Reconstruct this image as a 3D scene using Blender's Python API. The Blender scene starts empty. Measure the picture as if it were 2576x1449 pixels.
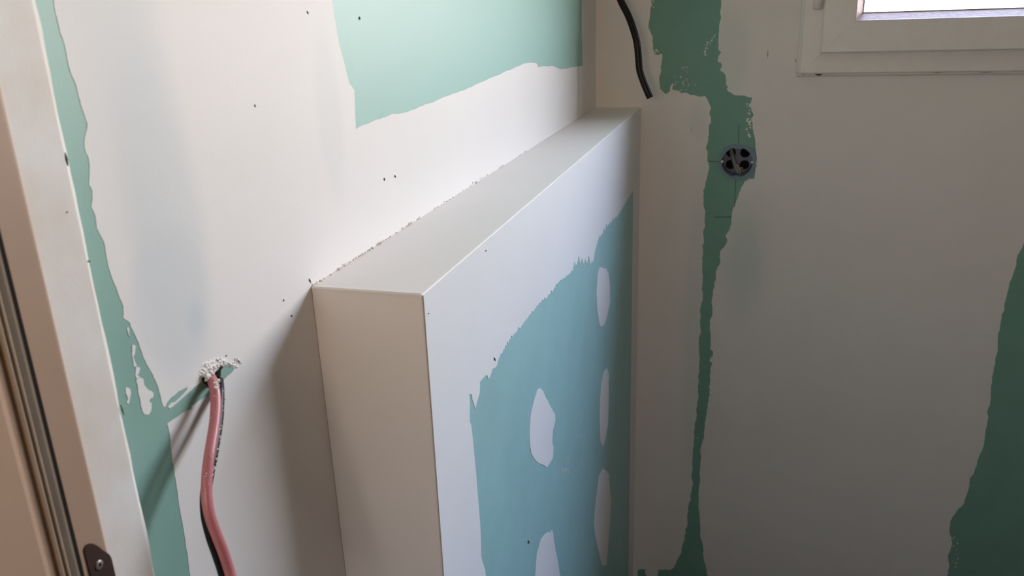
import bpy, bmesh, math, random
from mathutils import Vector, Matrix, noise

# ------------------------------------------------------------------ camera
IW, IH = 2576, 1449
YAW, PITCH, ROLL, FPX = -0.2973625, -0.3290274, -0.0358319, 2051.957
S = 0.36                                     # metres per fitted unit
LEDGE_H = 1.30
CAM = Vector((1.0 * S, -5.2286746 * S, LEDGE_H + 0.6102088 * S))
fwd = Vector((math.sin(YAW) * math.cos(PITCH), math.cos(YAW) * math.cos(PITCH), math.sin(PITCH)))
r0 = Vector((math.cos(YAW), -math.sin(YAW), 0.0))
u0 = r0.cross(fwd)
rgt = r0 * math.cos(ROLL) + u0 * math.sin(ROLL)
upv = -r0 * math.sin(ROLL) + u0 * math.cos(ROLL)

scene = bpy.context.scene
col = scene.collection
cam_data = bpy.data.cameras.new('camera')
cam_data.sensor_width = 36.0
cam_data.lens = FPX / IW * 36.0
cam_data.clip_start = 0.01
cam_data.dof.use_dof = True
cam_data.dof.focus_distance = 0.95
cam_data.dof.aperture_fstop = cam_data.lens / 2.2
cam = bpy.data.objects.new('camera', cam_data)
col.objects.link(cam)
cam.matrix_world = Matrix(((rgt.x, upv.x, -fwd.x, CAM.x), (rgt.y, upv.y, -fwd.y, CAM.y),
                           (rgt.z, upv.z, -fwd.z, CAM.z), (0, 0, 0, 1)))
scene.camera = cam

# ------------------------------------------------------------------ sky, exposure
world = bpy.data.worlds.new('sky')
scene.world = world
world.use_nodes = True
wn, wl = world.node_tree.nodes, world.node_tree.links
wn.clear()
wo = wn.new('ShaderNodeOutputWorld')
wb = wn.new('ShaderNodeBackground')
tc = wn.new('ShaderNodeTexCoord')
sp = wn.new('ShaderNodeSeparateXYZ')
rm = wn.new('ShaderNodeValToRGB')
rm.color_ramp.elements[0].position = 0.0
rm.color_ramp.elements[0].color = (0.30, 0.27, 0.24, 1)     # ground below the horizon
rm.color_ramp.elements[1].position = 1.0
rm.color_ramp.elements[1].color = (0.52, 0.72, 1.10, 1)
for pos, c in ((0.49, (0.36, 0.33, 0.30, 1)), (0.51, (1.06, 0.97, 0.93, 1)), (0.60, (1.02, 0.97, 0.97, 1)), (0.70, (0.82, 0.92, 1.18, 1)), (0.80, (0.66, 0.83, 1.25, 1))):
    e = rm.color_ramp.elements.new(pos)
    e.color = c
ma = wn.new('ShaderNodeMath'); ma.operation = 'MULTIPLY_ADD'
ma.inputs[1].default_value = 0.5; ma.inputs[2].default_value = 0.5
wl.new(tc.outputs['Generated'], sp.inputs[0])
wl.new(sp.outputs['Z'], ma.inputs[0])
wl.new(ma.outputs[0], rm.inputs[0])
wl.new(rm.outputs[0], wb.inputs['Color'])
wb.inputs['Strength'].default_value = 21.2
wl.new(wb.outputs[0], wo.inputs['Surface'])

vs = scene.view_settings
vs.view_transform = 'Standard'
vs.look = 'None'
vs.exposure = 0.0
vs.gamma = 1.0
vs.use_curve_mapping = False
scene.cycles.use_denoising = True
scene.cycles.max_bounces = 5
scene.cycles.diffuse_bounces = 4
scene.cycles.adaptive_threshold = 0.12
scene.cycles.transparent_max_bounces = 16
scene.cycles.sample_clamp_indirect = 6.0

# daylight portal filling the window opening (adds no light, guides sampling of the sky)
WIN_X0, WIN_Z0, WIN_X1, WIN_Z1 = 0.43, 1.37, 2.50, 2.42
pl = bpy.data.lights.new('window_portal', 'AREA')
pl.shape = 'RECTANGLE'; pl.size = WIN_X1 - WIN_X0 - 0.16; pl.size_y = WIN_Z1 - WIN_Z0 - 0.16
pl.cycles.is_portal = True
po = bpy.data.objects.new('window_portal', pl); col.objects.link(po)
po.location = ((WIN_X0 + WIN_X1) / 2, 0.34, (WIN_Z0 + WIN_Z1) / 2)
po.rotation_euler = (-math.pi / 2, 0, 0)

pl2 = bpy.data.lights.new('fill_window_portal', 'AREA')  # guides sky sampling through the added fill window
pl2.shape = 'RECTANGLE'; pl2.size = 0.32; pl2.size_y = 0.44
pl2.cycles.is_portal = True
po2 = bpy.data.objects.new('fill_window_portal', pl2); col.objects.link(po2)
po2.location = (0.21, -2.66, 1.62)
po2.rotation_euler = (math.pi / 2, 0, 0)

# ------------------------------------------------------------------ helpers
random.seed(7)

def U(px, py, axis, val):
    """the point of the plane (axis = val) that the camera sees at a pixel"""
    d = fwd + rgt * ((px - IW / 2) / FPX) - upv * ((py - IH / 2) / FPX)
    t = (val - CAM[axis]) / d[axis]
    return CAM + d * t

def link(o, parent=None):
    col.objects.link(o)
    if parent is not None:
        o.parent = parent
    return o

def obj(name, bm, mat, parent=None, smooth=False):
    bmesh.ops.recalc_face_normals(bm, faces=bm.faces[:])
    me = bpy.data.meshes.new(name)
    bm.to_mesh(me); bm.free()
    if mat is not None:
        me.materials.append(mat)
    if smooth:
        for p in me.polygons:
            p.use_smooth = True
    return link(bpy.data.objects.new(name, me), parent)

def struct(o):
    o['kind'] = 'structure'
    return o

def tag(o, label, cat, group=None):
    o['label'] = label; o['category'] = cat
    if group:
        o['group'] = group
    return o

def empty(name, loc):
    o = bpy.data.objects.new(name, None)
    o.empty_display_size = 0.02
    o.location = loc
    return link(o)

def keep_world(child, parent):
    child.parent = parent
    child.matrix_parent_inverse = Matrix.Translation(parent.location).inverted()
    return child

def box(bm, x0, y0, z0, x1, y1, z1):
    v = [bm.verts.new(c) for c in ((x0, y0, z0), (x1, y0, z0), (x1, y1, z0), (x0, y1, z0),
                                   (x0, y0, z1), (x1, y0, z1), (x1, y1, z1), (x0, y1, z1))]
    for f in ((0, 3, 2, 1), (4, 5, 6, 7), (0, 1, 5, 4), (1, 2, 6, 5), (2, 3, 7, 6), (3, 0, 4, 7)):
        bm.faces.new([v[i] for i in f])

def boxes(name, mat, parent, *bs):
    bm = bmesh.new()
    for b in bs:
        box(bm, *b)
    return obj(name, bm, mat, parent)

def extrude_profile(name, prof, z0, z1, mat, parent=None, smooth=False, zseg=1, jitter=None):
    """closed (x, y) profile swept vertically"""
    bm = bmesh.new()
    rows = []
    for k in range(zseg + 1):
        z = z0 + (z1 - z0) * k / zseg
        row = []
        for i, (x, y) in enumerate(prof):
            dx = dy = 0
            if jitter:
                dx, dy = jitter(i, z)
            row.append(bm.verts.new((x + dx, y + dy, z)))
        rows.append(row)
    n = len(prof)
    for k in range(zseg):
        for i in range(n):
            j = (i + 1) % n
            bm.faces.new((rows[k][i], rows[k][j], rows[k + 1][j], rows[k + 1][i]))
    bm.faces.new(rows[0][::-1]); bm.faces.new(rows[-1])
    return obj(name, bm, mat, parent, smooth)

def rough(pts, amp, levels=3, closed=True, seed=1):
    """ragged edge: repeated mid-point displacement of an outline"""
    rnd = random.Random(seed)
    for lv in range(levels):
        out = []
        n = len(pts)
        for i in range(n):
            a = Vector(pts[i][:2]); hard = pts[i][2] if len(pts[i]) > 2 else False
            out.append(pts[i])
            if not closed and i == n - 1:
                break
            b = Vector(pts[(i + 1) % n][:2])
            d = b - a
            L = d.length
            if hard or L < 0.0006:
                continue
            m = (a + b) / 2
            nrm = Vector((-d.y, d.x)) / L
            k = min(L, 0.02) * amp
            m = m + nrm * rnd.gauss(0, k)
            out.append((m.x, m.y))
        pts = out
    return [(p[0], p[1]) for p in pts]

def flat_poly(name, loops, plane, base, thick, mat, parent, bevel=0.0):
    """filled outline with holes, given in wall coordinates, as a thin solid standing off the wall.
    plane 'x': wall coords (y, z), normal +x.  plane 'y': wall coords (x, z), normal -y"""
    cu = bpy.data.curves.new(name, 'CURVE')
    cu.dimensions = '2D'; cu.fill_mode = 'BOTH'
    cu.extrude = thick / 2
    if bevel:
        cu.bevel_depth = bevel; cu.bevel_resolution = 0
        cu.extrude = max(thick / 2 - bevel, 0)
        cu.offset = -bevel
    for lp in loops:
        s = cu.splines.new('POLY')
        s.points.add(len(lp) - 1)
        for i, q in enumerate(lp):
            s.points[i].co = (q[0], q[1], 0, 1)
        s.use_cyclic_u = True
    tmp = bpy.data.objects.new(name + '_tmp', cu)
    col.objects.link(tmp)
    dg = bpy.context.evaluated_depsgraph_get()
    me = bpy.data.meshes.new_from_object(tmp.evaluated_get(dg))
    bpy.data.objects.remove(tmp); bpy.data.curves.remove(cu)
    me.name = name
    for v in me.vertices:
        a, b, c = v.co
        h = c + thick / 2
        v.co = (base + h, a, b) if plane == 'x' else (a, base - h, b)
    me.materials.clear(); me.materials.append(mat)
    me.update()
    bm = bmesh.new(); bm.from_mesh(me); bmesh.ops.remove_doubles(bm, verts=bm.verts[:], dist=1e-6)
    bmesh.ops.recalc_face_normals(bm, faces=bm.faces[:]); bm.to_mesh(me); bm.free()
    for p in me.polygons:
        p.use_smooth = False
    return link(bpy.data.objects.new(name, me), parent)

def tube(name, pts, rad, mat, parent=None, res=14, steps=6, jit=0.0, cap=True, seed=3):
    """smooth tube through 3-D points (Catmull-Rom); rad may be a list"""
    P = [Vector(p) for p in pts]
    R = rad if isinstance(rad, (list, tuple)) else [rad] * len(P)
    path, rr = [], []
    for i in range(len(P) - 1):
        p0 = P[max(i - 1, 0)]; p1 = P[i]; p2 = P[i + 1]; p3 = P[min(i + 2, len(P) - 1)]
        for k in range(steps):
            t = k / steps
            path.append(0.5 * ((2 * p1) + (p2 - p0) * t + (2 * p0 - 5 * p1 + 4 * p2 - p3) * t * t + (-p0 + 3 * p1 - 3 * p2 + p3) * t ** 3))
            rr.append(R[i] * (1 - t) + R[i + 1] * t)
    path.append(P[-1]); rr.append(R[-1])
    bm = bmesh.new()
    rings = []
    ref = Vector((0.3, 0.9, 0.1)).normalized()
    rnd = random.Random(seed)
    for i, c in enumerate(path):
        t = (path[min(i + 1, len(path) - 1)] - path[max(i - 1, 0)]).normalized()
        a = (ref - t * ref.dot(t)).normalized(); b = t.cross(a); ref = a
        rings.append([bm.verts.new(c + (a * math.cos(2 * math.pi * k / res) + b * math.sin(2 * math.pi * k / res)) * (rr[i] + rnd.gauss(0, jit)))
                      for k in range(res)])
    for i in range(len(rings) - 1):
        for k in range(res):
            j = (k + 1) % res
            bm.faces.new((rings[i][k], rings[i][j], rings[i + 1][j], rings[i + 1][k]))
    if cap:
        bm.faces.new(rings[0][::-1]); bm.faces.new(rings[-1])
    return obj(name, bm, mat, parent, smooth=True)

def lump(bm, c, r, rnd, flat=None):
    """one small irregular crumb"""
    g = bmesh.ops.create_icosphere(bm, subdivisions=1, radius=1.0)
    sc = Vector((rnd.uniform(.6, 1.3), rnd.uniform(.6, 1.3), rnd.uniform(.6, 1.3))) * r
    if flat is not None:
        sc[flat] *= 0.35
    for v in g['verts']:
        v.co = Vector(c) + Vector((v.co.x * sc.x, v.co.y * sc.y, v.co.z * sc.z)) * rnd.uniform(.75, 1.25)

# ------------------------------------------------------------------ materials
def new_mat(name):
    m = bpy.data.materials.new(name)
    m.use_nodes = True
    nt = m.node_tree
    return m, nt.nodes, nt.links, nt.nodes['Principled BSDF']

def surface(name, colour, rough_=0.6, spec=0.5, var=0.06, scale=8.0, bump=0.0, bscale=300.0, metal=0.0, blobs=(), var_col=None, stretch=None):
    """principled colour with soft mottling, fine relief, and optional stains: (centre, radii, softness, colour, strength)"""
    m, n, l, b = new_mat(name)
    b.inputs['Roughness'].default_value = rough_
    b.inputs['Specular IOR Level'].default_value = spec
    b.inputs['Metallic'].default_value = metal
    t = n.new('ShaderNodeTexCoord')
    src = t.outputs['Object']
    if stretch:
        mp = n.new('ShaderNodeMapping'); mp.inputs['Scale'].default_value = stretch
        l.new(src, mp.inputs['Vector']); vec = mp.outputs[0]
    else:
        vec = src
    nz = n.new('ShaderNodeTexNoise'); nz.inputs['Scale'].default_value = scale
    nz.inputs['Detail'].default_value = 3.0; nz.inputs['Roughness'].default_value = 0.6
    l.new(vec, nz.inputs['Vector'])
    mx = n.new('ShaderNodeMix'); mx.data_type = 'RGBA'
    c2 = var_col or tuple(c * (1 - var) for c in colour)
    mx.inputs[6].default_value = (*colour, 1); mx.inputs[7].default_value = (*c2, 1)
    rp = n.new('ShaderNodeMapRange'); rp.inputs[1].default_value = 0.35; rp.inputs[2].default_value = 0.7
    l.new(nz.outputs[0], rp.inputs[0]); l.new(rp.outputs[0], mx.inputs[0])
    out = mx.outputs[2]
    for (c, rad, soft, bc, st) in blobs:
        sub = n.new('ShaderNodeVectorMath'); sub.operation = 'SUBTRACT'; sub.inputs[1].default_value = c
        l.new(src, sub.inputs[0])
        dv = n.new('ShaderNodeVectorMath'); dv.operation = 'DIVIDE'; dv.inputs[1].default_value = rad
        l.new(sub.outputs[0], dv.inputs[0])
        ln = n.new('ShaderNodeVectorMath'); ln.operation = 'LENGTH'; l.new(dv.outputs[0], ln.inputs[0])
        n2 = n.new('ShaderNodeMath'); n2.operation = 'MULTIPLY_ADD'; n2.inputs[1].default_value = 0.5
        l.new(nz.outputs[0], n2.inputs[0]); l.new(ln.outputs['Value'], n2.inputs[2])
        mr = n.new('ShaderNodeMapRange'); mr.inputs[1].default_value = 1.25 - soft; mr.inputs[2].default_value = 1.25
        mr.inputs[3].default_value = st; mr.inputs[4].default_value = 0.0; mr.interpolation_type = 'SMOOTHSTEP'
        l.new(n2.outputs[0], mr.inputs[0])
        m2 = n.new('ShaderNodeMix'); m2.data_type = 'RGBA'
        l.new(mr.outputs[0], m2.inputs[0]); l.new(out, m2.inputs[6]); m2.inputs[7].default_value = (*bc, 1)
        out = m2.outputs[2]
    l.new(out, b.inputs['Base Color'])
    if bump:
        nb = n.new('ShaderNodeTexNoise'); nb.inputs['Scale'].default_value = bscale; nb.inputs['Detail'].default_value = 2.0
        l.new(vec, nb.inputs['Vector'])
        bp = n.new('ShaderNodeBump'); bp.inputs['Strength'].default_value = bump; bp.inputs['Distance'].default_value = 0.0006
        l.new(nb.outputs[0], bp.inputs['Height']); l.new(bp.outputs[0], b.inputs['Normal'])
    return m

W_ = S
def on_left(px, py):
    p = U(px, py, 0, 0.0); return (0.0, p.y, p.z)
def on_back(px, py):
    p = U(px, py, 1, 0.0); return (p.x, 0.0, p.z)

PLASTER = (0.81, 0.768, 0.722)
THIN = (0.58, 0.61, 0.615)
GREEN = (0.205, 0.385, 0.305)
M = {}
M['plaster'] = surface('plaster', PLASTER, 0.6, 0.45, 0.035, 5.0, 0.12, 500)
M['plaster_left'] = surface('plaster_skim_left', PLASTER, 0.6, 0.45, 0.03, 5.0, 0.12, 500, blobs=(
    (on_left(420, 560), (1, 0.045, 0.16), 0.55, THIN, 0.40),
    (on_left(430, 760), (1, 0.045, 0.06), 0.5, THIN, 0.38),
    (on_left(492, 805), (1, 0.014, 0.020), 0.8, (0.50, 0.57, 0.60), 0.36),
    (on_left(330, 250), (1, 0.05, 0.17), 0.8, THIN, 0.32),
    (on_left(830, 300), (1, 0.03, 0.10), 0.6, THIN, 0.22)))
M['plaster_back'] = surface('plaster_skim_back', PLASTER, 0.6, 0.4, 0.035, 5.0, 0.12, 500, blobs=(
    (on_back(1870, 640), (0.075, 1, 0.20), 0.9, (0.50, 0.60, 0.56), 0.55),
    (on_back(1755, 300), (0.035, 1, 0.06), 0.9, (0.50, 0.60, 0.56), 0.3),
    (on_back(1840, 140), (0.05, 1, 0.12), 0.6, (0.55, 0.63, 0.60), 0.35),
    (on_back(1750, 800), (0.04, 1, 0.6), 0.7, (0.55, 0.63, 0.60), 0.3)))
M['plaster_ledge'] = surface('plaster_skim_ledge', (0.795, 0.785, 0.775), 0.6, 0.45, 0.03, 5.0, 0.12, 500)
M['board'] = surface('moisture_board_paper', GREEN, 0.6, 0.3, 0.08, 14.0, 0.15, 900)
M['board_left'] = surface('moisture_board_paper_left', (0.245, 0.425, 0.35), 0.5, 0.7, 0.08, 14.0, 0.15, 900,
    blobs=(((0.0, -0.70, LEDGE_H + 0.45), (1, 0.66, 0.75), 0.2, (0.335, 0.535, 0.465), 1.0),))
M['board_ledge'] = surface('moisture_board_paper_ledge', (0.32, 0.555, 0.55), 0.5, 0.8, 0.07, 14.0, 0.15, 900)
M['gypsum'] = surface('gypsum_core', (0.72, 0.71, 0.69), 0.8, 0.2, 0.1, 120, 0.6, 400)
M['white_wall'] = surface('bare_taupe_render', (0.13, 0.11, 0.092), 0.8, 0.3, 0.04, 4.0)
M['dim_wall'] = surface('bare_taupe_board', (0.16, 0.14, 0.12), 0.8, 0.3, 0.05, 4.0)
M['hall'] = surface('hall_beige_paint', (0.50, 0.39, 0.29), 0.8, 0.3, 0.05, 4.0)
M['lining'] = surface('soiled_white_board', (0.78, 0.745, 0.70), 0.55, 0.4, 0.1, 18.0, 0.15, 500, var_col=(0.70, 0.62, 0.53))
M['masonry'] = surface('masonry', (0.45, 0.43, 0.40), 0.9, 0.1, 0.2, 30.0, 0.5, 100)
M['floor'] = surface('bare_screed', (0.075, 0.062, 0.05), 0.85, 0.2, 0.2, 10.0, 0.4, 90)
M['ceiling'] = surface('skimmed_ceiling', (0.55, 0.52, 0.475), 0.8, 0.2, 0.03, 3.0)
M['pvc'] = surface('white_pvc', (0.86, 0.80, 0.755), 0.35, 0.5, 0.04, 40.0)
M['gasket_and_gap_shade'] = surface('grey_gasket', (0.22, 0.21, 0.20), 0.6, 0.4, 0.1, 60.0)
M['bead'] = surface('peeling_bead_film', (0.60, 0.43, 0.39), 0.45, 0.3, 0.2, 90.0, 1.0, 150)
M['jamb'] = surface('tan_lacquered_jamb', (0.40, 0.265, 0.18), 0.45, 0.4, 0.06, 12.0)
M['jamb_seal'] = surface('taupe_seal', (0.20, 0.155, 0.115), 0.7, 0.1, 0.08, 40.0)
M['seal_lip'] = surface('tan_seal_lip', (0.34, 0.26, 0.19), 0.6, 0.2, 0.08, 40.0)
M['gap_shade'] = surface('gap_shade_dark', (0.025, 0.019, 0.015), 0.8, 0.05, 0.2, 40.0)  # shade of the seal gap, put in as a dark colour
M['plate'] = surface('dark_bronze', (0.065, 0.036, 0.026), 0.45, 0.5, 0.2, 60.0, metal=0.2)
M['screw'] = surface('screw_steel', (0.42, 0.36, 0.31), 0.35, 0.5, 0.2, 200.0, metal=0.6)
M['pink'] = surface('pink_sheath', (0.56, 0.195, 0.21), 0.38, 0.5, 0.12, 60.0, 0.2, 300, var_col=(0.47, 0.17, 0.18))
M['black'] = surface('black_sheath', (0.011, 0.0085, 0.009), 0.35, 0.22, 0.3, 80.0)
M['grey_sheath'] = surface('grey_sheath', (0.22, 0.25, 0.27), 0.45, 0.5, 0.1, 80.0)
M['box_blue'] = surface('blue_grey_plastic', (0.18, 0.275, 0.325), 0.5, 0.5, 0.15, 60.0)
M['box_in'] = surface('dark_blue_plastic', (0.20, 0.21, 0.29), 0.5, 0.5, 0.15, 60.0)
M['void'] = surface('dark_void', (0.012, 0.011, 0.011), 0.9, 0.1, 0.2, 30.0)
M['cavity'] = surface('cavity_wool', (0.07, 0.06, 0.055), 0.95, 0.05, 0.3, 90.0)
M['zinc'] = surface('zinc', (0.80, 0.80, 0.78), 0.35, 0.5, 0.1, 60.0, metal=0.3)
M['yellow'] = surface('yellow_wire', (0.55, 0.42, 0.10), 0.45, 0.5, 0.1, 60.0)
M['cream'] = surface('cream_wire', (0.70, 0.67, 0.60), 0.45, 0.5, 0.1, 60.0)
M['pencil'] = surface('pencil_graphite', (0.03, 0.045, 0.04), 0.5, 0.5, 0.2, 60.0)
M['crack'] = surface('crack_shadow_gap', (0.05, 0.045, 0.04), 0.9, 0.1, 0.2, 60.0)

gm, gn, gl, gb = new_mat('window_glass')
gn.remove(gb)
go = [x for x in gn if x.type == 'OUTPUT_MATERIAL'][0]
tr = gn.new('ShaderNodeBsdfTransparent'); tr.inputs[0].default_value = (0.93, 0.95, 0.95, 1)
gs = gn.new('ShaderNodeBsdfGlossy'); gs.inputs['Roughness'].default_value = 0.02
fr = gn.new('ShaderNodeFresnel'); fr.inputs[0].default_value = 1.45
ge = gn.new('ShaderNodeNewGeometry')              # same reflectance on both faces of the thin pane
ir = gn.new('ShaderNodeMapRange'); ir.inputs[3].default_value = 1.45; ir.inputs[4].default_value = 1 / 1.45
gl.new(ge.outputs['Backfacing'], ir.inputs[0]); gl.new(ir.outputs[0], fr.inputs[0])
mx = gn.new('ShaderNodeMixShader')
gl.new(fr.outputs[0], mx.inputs[0]); gl.new(tr.outputs[0], mx.inputs[1]); gl.new(gs.outputs[0], mx.inputs[2])
gl.new(mx.outputs[0], go.inputs['Surface'])
M['glass'] = gm
am = gm.copy(); am.name = 'warm_fill_glass'  # tint added to warm the fill from the unseen window
[x for x in am.node_tree.nodes if x.type == 'BSDF_TRANSPARENT'][0].inputs[0].default_value = (0.97, 0.87, 0.75, 1)
M['warm_fill_glass'] = am

# ------------------------------------------------------------------ room shell
RX, TOP = 2.65, 2.55           # right wall, ceiling height
FY = -1.55                     # inner face of the door wall
HALL_Y = -2.55                 # far end of the hallway behind the camera
LW = 0.1029                    # ledge depth
BOARD = 0.0125                 # plasterboard thickness

def LP(lst):                   # pixel outline -> left wall (y, z)
    out = []
    for q in lst:
        if q[0] == 'w': out.append((q[1], q[2], True))
        else:
            p = U(q[0], q[1], 0, 0.0); out.append((p.y, p.z) + ((True,) if len(q) > 2 else ()))
    return out
def FP(lst):                   # pixel outline -> ledge front (y, z)
    out = []
    for q in lst:
        if q[0] == 'w': out.append((q[1], q[2], True))
        else:
            p = U(q[0], q[1], 0, LW); out.append((p.y, p.z) + ((True,) if len(q) > 2 else ()))
    return out
def BP(lst):                   # pixel outline -> back wall (x, z)
    out = []
    for q in lst:
        if q[0] == 'w': out.append((q[1], q[2], True))
        else:
            p = U(q[0], q[1], 1, 0.0); out.append((p.x, p.z) + ((True,) if len(q) > 2 else ()))
    return out
def crop(lst, x0, y0, s):      # outline read in an enlarged view -> photograph pixels
    return [(x0 + q[0] / s, y0 + q[1] / s) for q in lst]

struct(boxes('floor', M['floor'], None, (-0.9, HALL_Y, -0.06, RX + 0.1, 0.0, 0.0)))
struct(boxes('ceiling', M['ceiling'], None, (-0.9, HALL_Y, TOP, RX + 0.1, 0.0, TOP + 0.06)))
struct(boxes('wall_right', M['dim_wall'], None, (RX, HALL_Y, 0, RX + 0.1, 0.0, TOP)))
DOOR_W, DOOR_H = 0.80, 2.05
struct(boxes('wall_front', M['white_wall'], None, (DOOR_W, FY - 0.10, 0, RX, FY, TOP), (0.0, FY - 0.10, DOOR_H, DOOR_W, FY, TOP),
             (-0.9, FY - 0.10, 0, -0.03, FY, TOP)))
struct(boxes('wall_hall_left', M['hall'], None, (-1.0, HALL_Y, 0, -0.9, FY, TOP)))
HW = (0.05, 1.40, 0.37, 1.84)         # unseen window added behind the camera as fill light: x0, z0, x1, z1
struct(boxes('wall_hall_end', M['hall'], None, (-1.0, HALL_Y - 0.1, 0, HW[0], HALL_Y, TOP), (HW[2], HALL_Y - 0.1, 0, RX + 0.1, HALL_Y, TOP),
             (HW[0], HALL_Y - 0.1, 0, HW[2], HALL_Y, HW[1]), (HW[0], HALL_Y - 0.1, HW[3], HW[2], HALL_Y, TOP)))

# ---- left wall: green board with a broken-out cable hole, skim coat on top
hole_px = [(506, 946), (512, 938), (524, 934), (537.7, 936), (546, 926), (556, 918), (561, 923), (556, 931), (555, 948), (549, 958),
           (543, 970), (535, 976), (522, 975), (513, 965)]
hole = rough(LP(hole_px), 0.12, 2, seed=5)
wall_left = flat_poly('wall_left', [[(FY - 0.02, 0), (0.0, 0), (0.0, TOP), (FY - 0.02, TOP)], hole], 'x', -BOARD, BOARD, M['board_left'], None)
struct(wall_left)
hc = U(535, 950, 0, 0)
cv = bmesh.new()
box(cv, -BOARD - 0.06, hc.y - 0.06, hc.z - 0.06, -BOARD - 0.0002, hc.y + 0.06, hc.z + 0.06)
bmesh.ops.delete(cv, geom=[f for f in cv.faces if f.calc_center_median().x > -BOARD - 0.001], context='FACES')
obj('cavity', cv, M['cavity'], wall_left)

strip = [(134, 0), (144, 50), (151, 83), (164, 122), (172, 166), (190, 212), (202, 262), (219, 311), (212, 348), (212, 371), (223, 401), (223, 464),
         (232, 480), (229, 520), (240, 546), (243, 576), (253, 593), (265, 632), (275, 679), (293, 728), (310, 771), (310, 801), (326, 811), (344, 854),
         (358, 894), (371, 921), (386, 950), (394, 966), (403, 995), (410.5, 1023), (415, 1024), (419, 1014), (429, 1000), (448, 985), (471, 973),
         (469, 982), (440, 1011), (432, 1012), (422, 1023), (425.5, 1028), (442, 1016), (474, 987), (506, 961)]
upper_hole = [(506, 946), (510, 941), (524, 934), (537, 935), (546, 925), (556, 917.5), (561, 922), (577, 919), (589, 926), (587, 931)]
lower = [(551, 963), (535, 986), (523.6, 994.5), (499, 1009), (481, 1022), (484, 1027), (480, 1029), (460, 1038), (437, 1054), (420, 1066), (429, 1125),
         (439, 1196), (452, 1281), (472.6, 1409), (477.6, 1449), (505, 1620)]
pb = U(505, 1620, 0, 0)
white = LP([('w', U(134, 0, 0, 0).y - 0.004, TOP)] + strip + upper_hole + lower + [('w', pb.y - 0.004, 0.0), ('w', 0.0, 0.0), ('w', 0.0, TOP)])
panel_px = [(835, 0), (845, 66), (852, 109), (865, 156), (878, 209), (891, 228), (893, 281), (895, 326), (938, 305), (984, 288), (1027, 281), (1070, 262),
            (1130, 240), (1186, 219), (1266, 182), (1325, 159), (1347, 158), (1352, 163), (1352, 169), (1391, 166), (1411, 175), (1434, 170), (1466, 166),
            (1464, 99), (1463, 0)]
gp = LP(panel_px)
panel = [(U(835, 0, 0, 0).y - 0.012, TOP - 0.25, True)] + gp + [(U(1463, 0, 0, 0).y, TOP - 0.25, True)]
flat_poly('skim_coat', [rough(white, 0.035, 3, seed=11), rough(panel, 0.02, 3, seed=12)], 'x', 0.00005, 0.00015, M['plaster_left'], wall_left)

p1 = crop([(390, 250), (430, 240), (480, 260), (490, 310), (540, 440), (600, 500), (680, 540), (685, 640), (610, 680), (610, 730), (660, 760), (655, 850),
           (600, 980), (490, 985), (450, 850), (420, 700), (385, 560), (370, 400), (340, 290)], 300, 920, 8.05)
p2 = crop([(120, 440), (190, 450), (235, 560), (215, 650), (200, 770), (150, 755), (180, 660), (125, 560)], 300, 920, 8.05)
p3 = crop([(330, 20), (420, 40), (400, 130), (360, 180), (420, 230), (340, 260), (320, 160)], 300, 920, 8.05)
p4 = crop([(1000, 1170), (1030, 1180), (1025, 1230), (1010, 1260), (1040, 1330), (1015, 1340), (1000, 1250)], 0, 480, 3.019)
p5 = crop([(965, 1030), (980, 1050), (985, 1110), (970, 1070)], 0, 480, 3.019)
for k, q in enumerate((p1, p2, p3, p4, p5)):
    flat_poly('plaster_smear', [rough(LP(q), 0.07, 3, seed=20 + k)], 'x', 0.00005, 0.0002, M['plaster_left'], wall_left)

# crumbs and burrs of plaster: round the cable hole and along the ledge joint
rnd = random.Random(4)
bm = bmesh.new()
def ridge_mask(px, py):
    best = 0.0
    line = [(511, 938, 13), (522, 926, 19), (540, 917, 17), (556, 911, 12), (574, 914, 9), (592, 921, 6)]
    for (x0_, y0_, w0), (x1_, y1_, w1_) in zip(line, line[1:]):
        t = max(0, min(1, ((px - x0_) * (x1_ - x0_) + (py - y0_) * (y1_ - y0_)) / ((x1_ - x0_) ** 2 + (y1_ - y0_) ** 2)))
        d = math.hypot(px - x0_ - t * (x1_ - x0_), py - y0_ - t * (y1_ - y0_))
        best = max(best, 1 - d / (w0 + (w1_ - w0) * t))
    return best
def inside(poly, x, y):
    c = False
    for i in range(len(poly)):
        (x1_, y1_), (x2_, y2_) = poly[i], poly[i - 1]
        if (y1_ > y) != (y2_ > y) and x < (x2_ - x1_) * (y - y1_) / (y2_ - y1_) + x1_:
            c = not c
    return c
grid = {}
for i in range(0, 91):
    for j in range(0, 46):
        px, py = 496 + i * 1.25, 894 + j * 1.25
        m_ = ridge_mask(px + 3 * noise.noise(Vector((px * .15, py * .15, 0))), py + 3 * noise.noise(Vector((px * .15, py * .15, 5))))
        if m_ < -0.05 or inside(hole_px[5:10] + [(537, 945)], px, py):
            continue
        h = 0.5 + 0.5 * noise.fractal(Vector((px * .10, py * .10, 2)), 1.0, 2.0, 4)
        rdg = 1 - abs(noise.noise(Vector((px * .17, py * .17, 9)))) * 2
        p = U(px, py, 0, 0.0)
        grid[i, j] = bm.verts.new((max(0, m_) ** 0.6 * (0.0003 + 0.0021 * max(0, h) * max(0.1, rdg)) - 0.0002 * (m_ < 0.02) + 0.0001, p.y, p.z))
for (i, j) in list(grid):
    q = [(i, j), (i + 1, j), (i + 1, j + 1), (i, j + 1)]
    if all(k in grid for k in q):
        bm.faces.new([grid[k] for k in q])
for k in range(22):
    t = rnd.random()
    px = 512 + 50 * t + rnd.gauss(0, 5); py = 934 - 16 * t - abs(rnd.gauss(0, 12))
    p = U(px, py, 0, 0.001)
    lump(bm, (0.0010, p.y, p.z), rnd.uniform(0.0004, 0.0013), rnd, flat=0)
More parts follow.
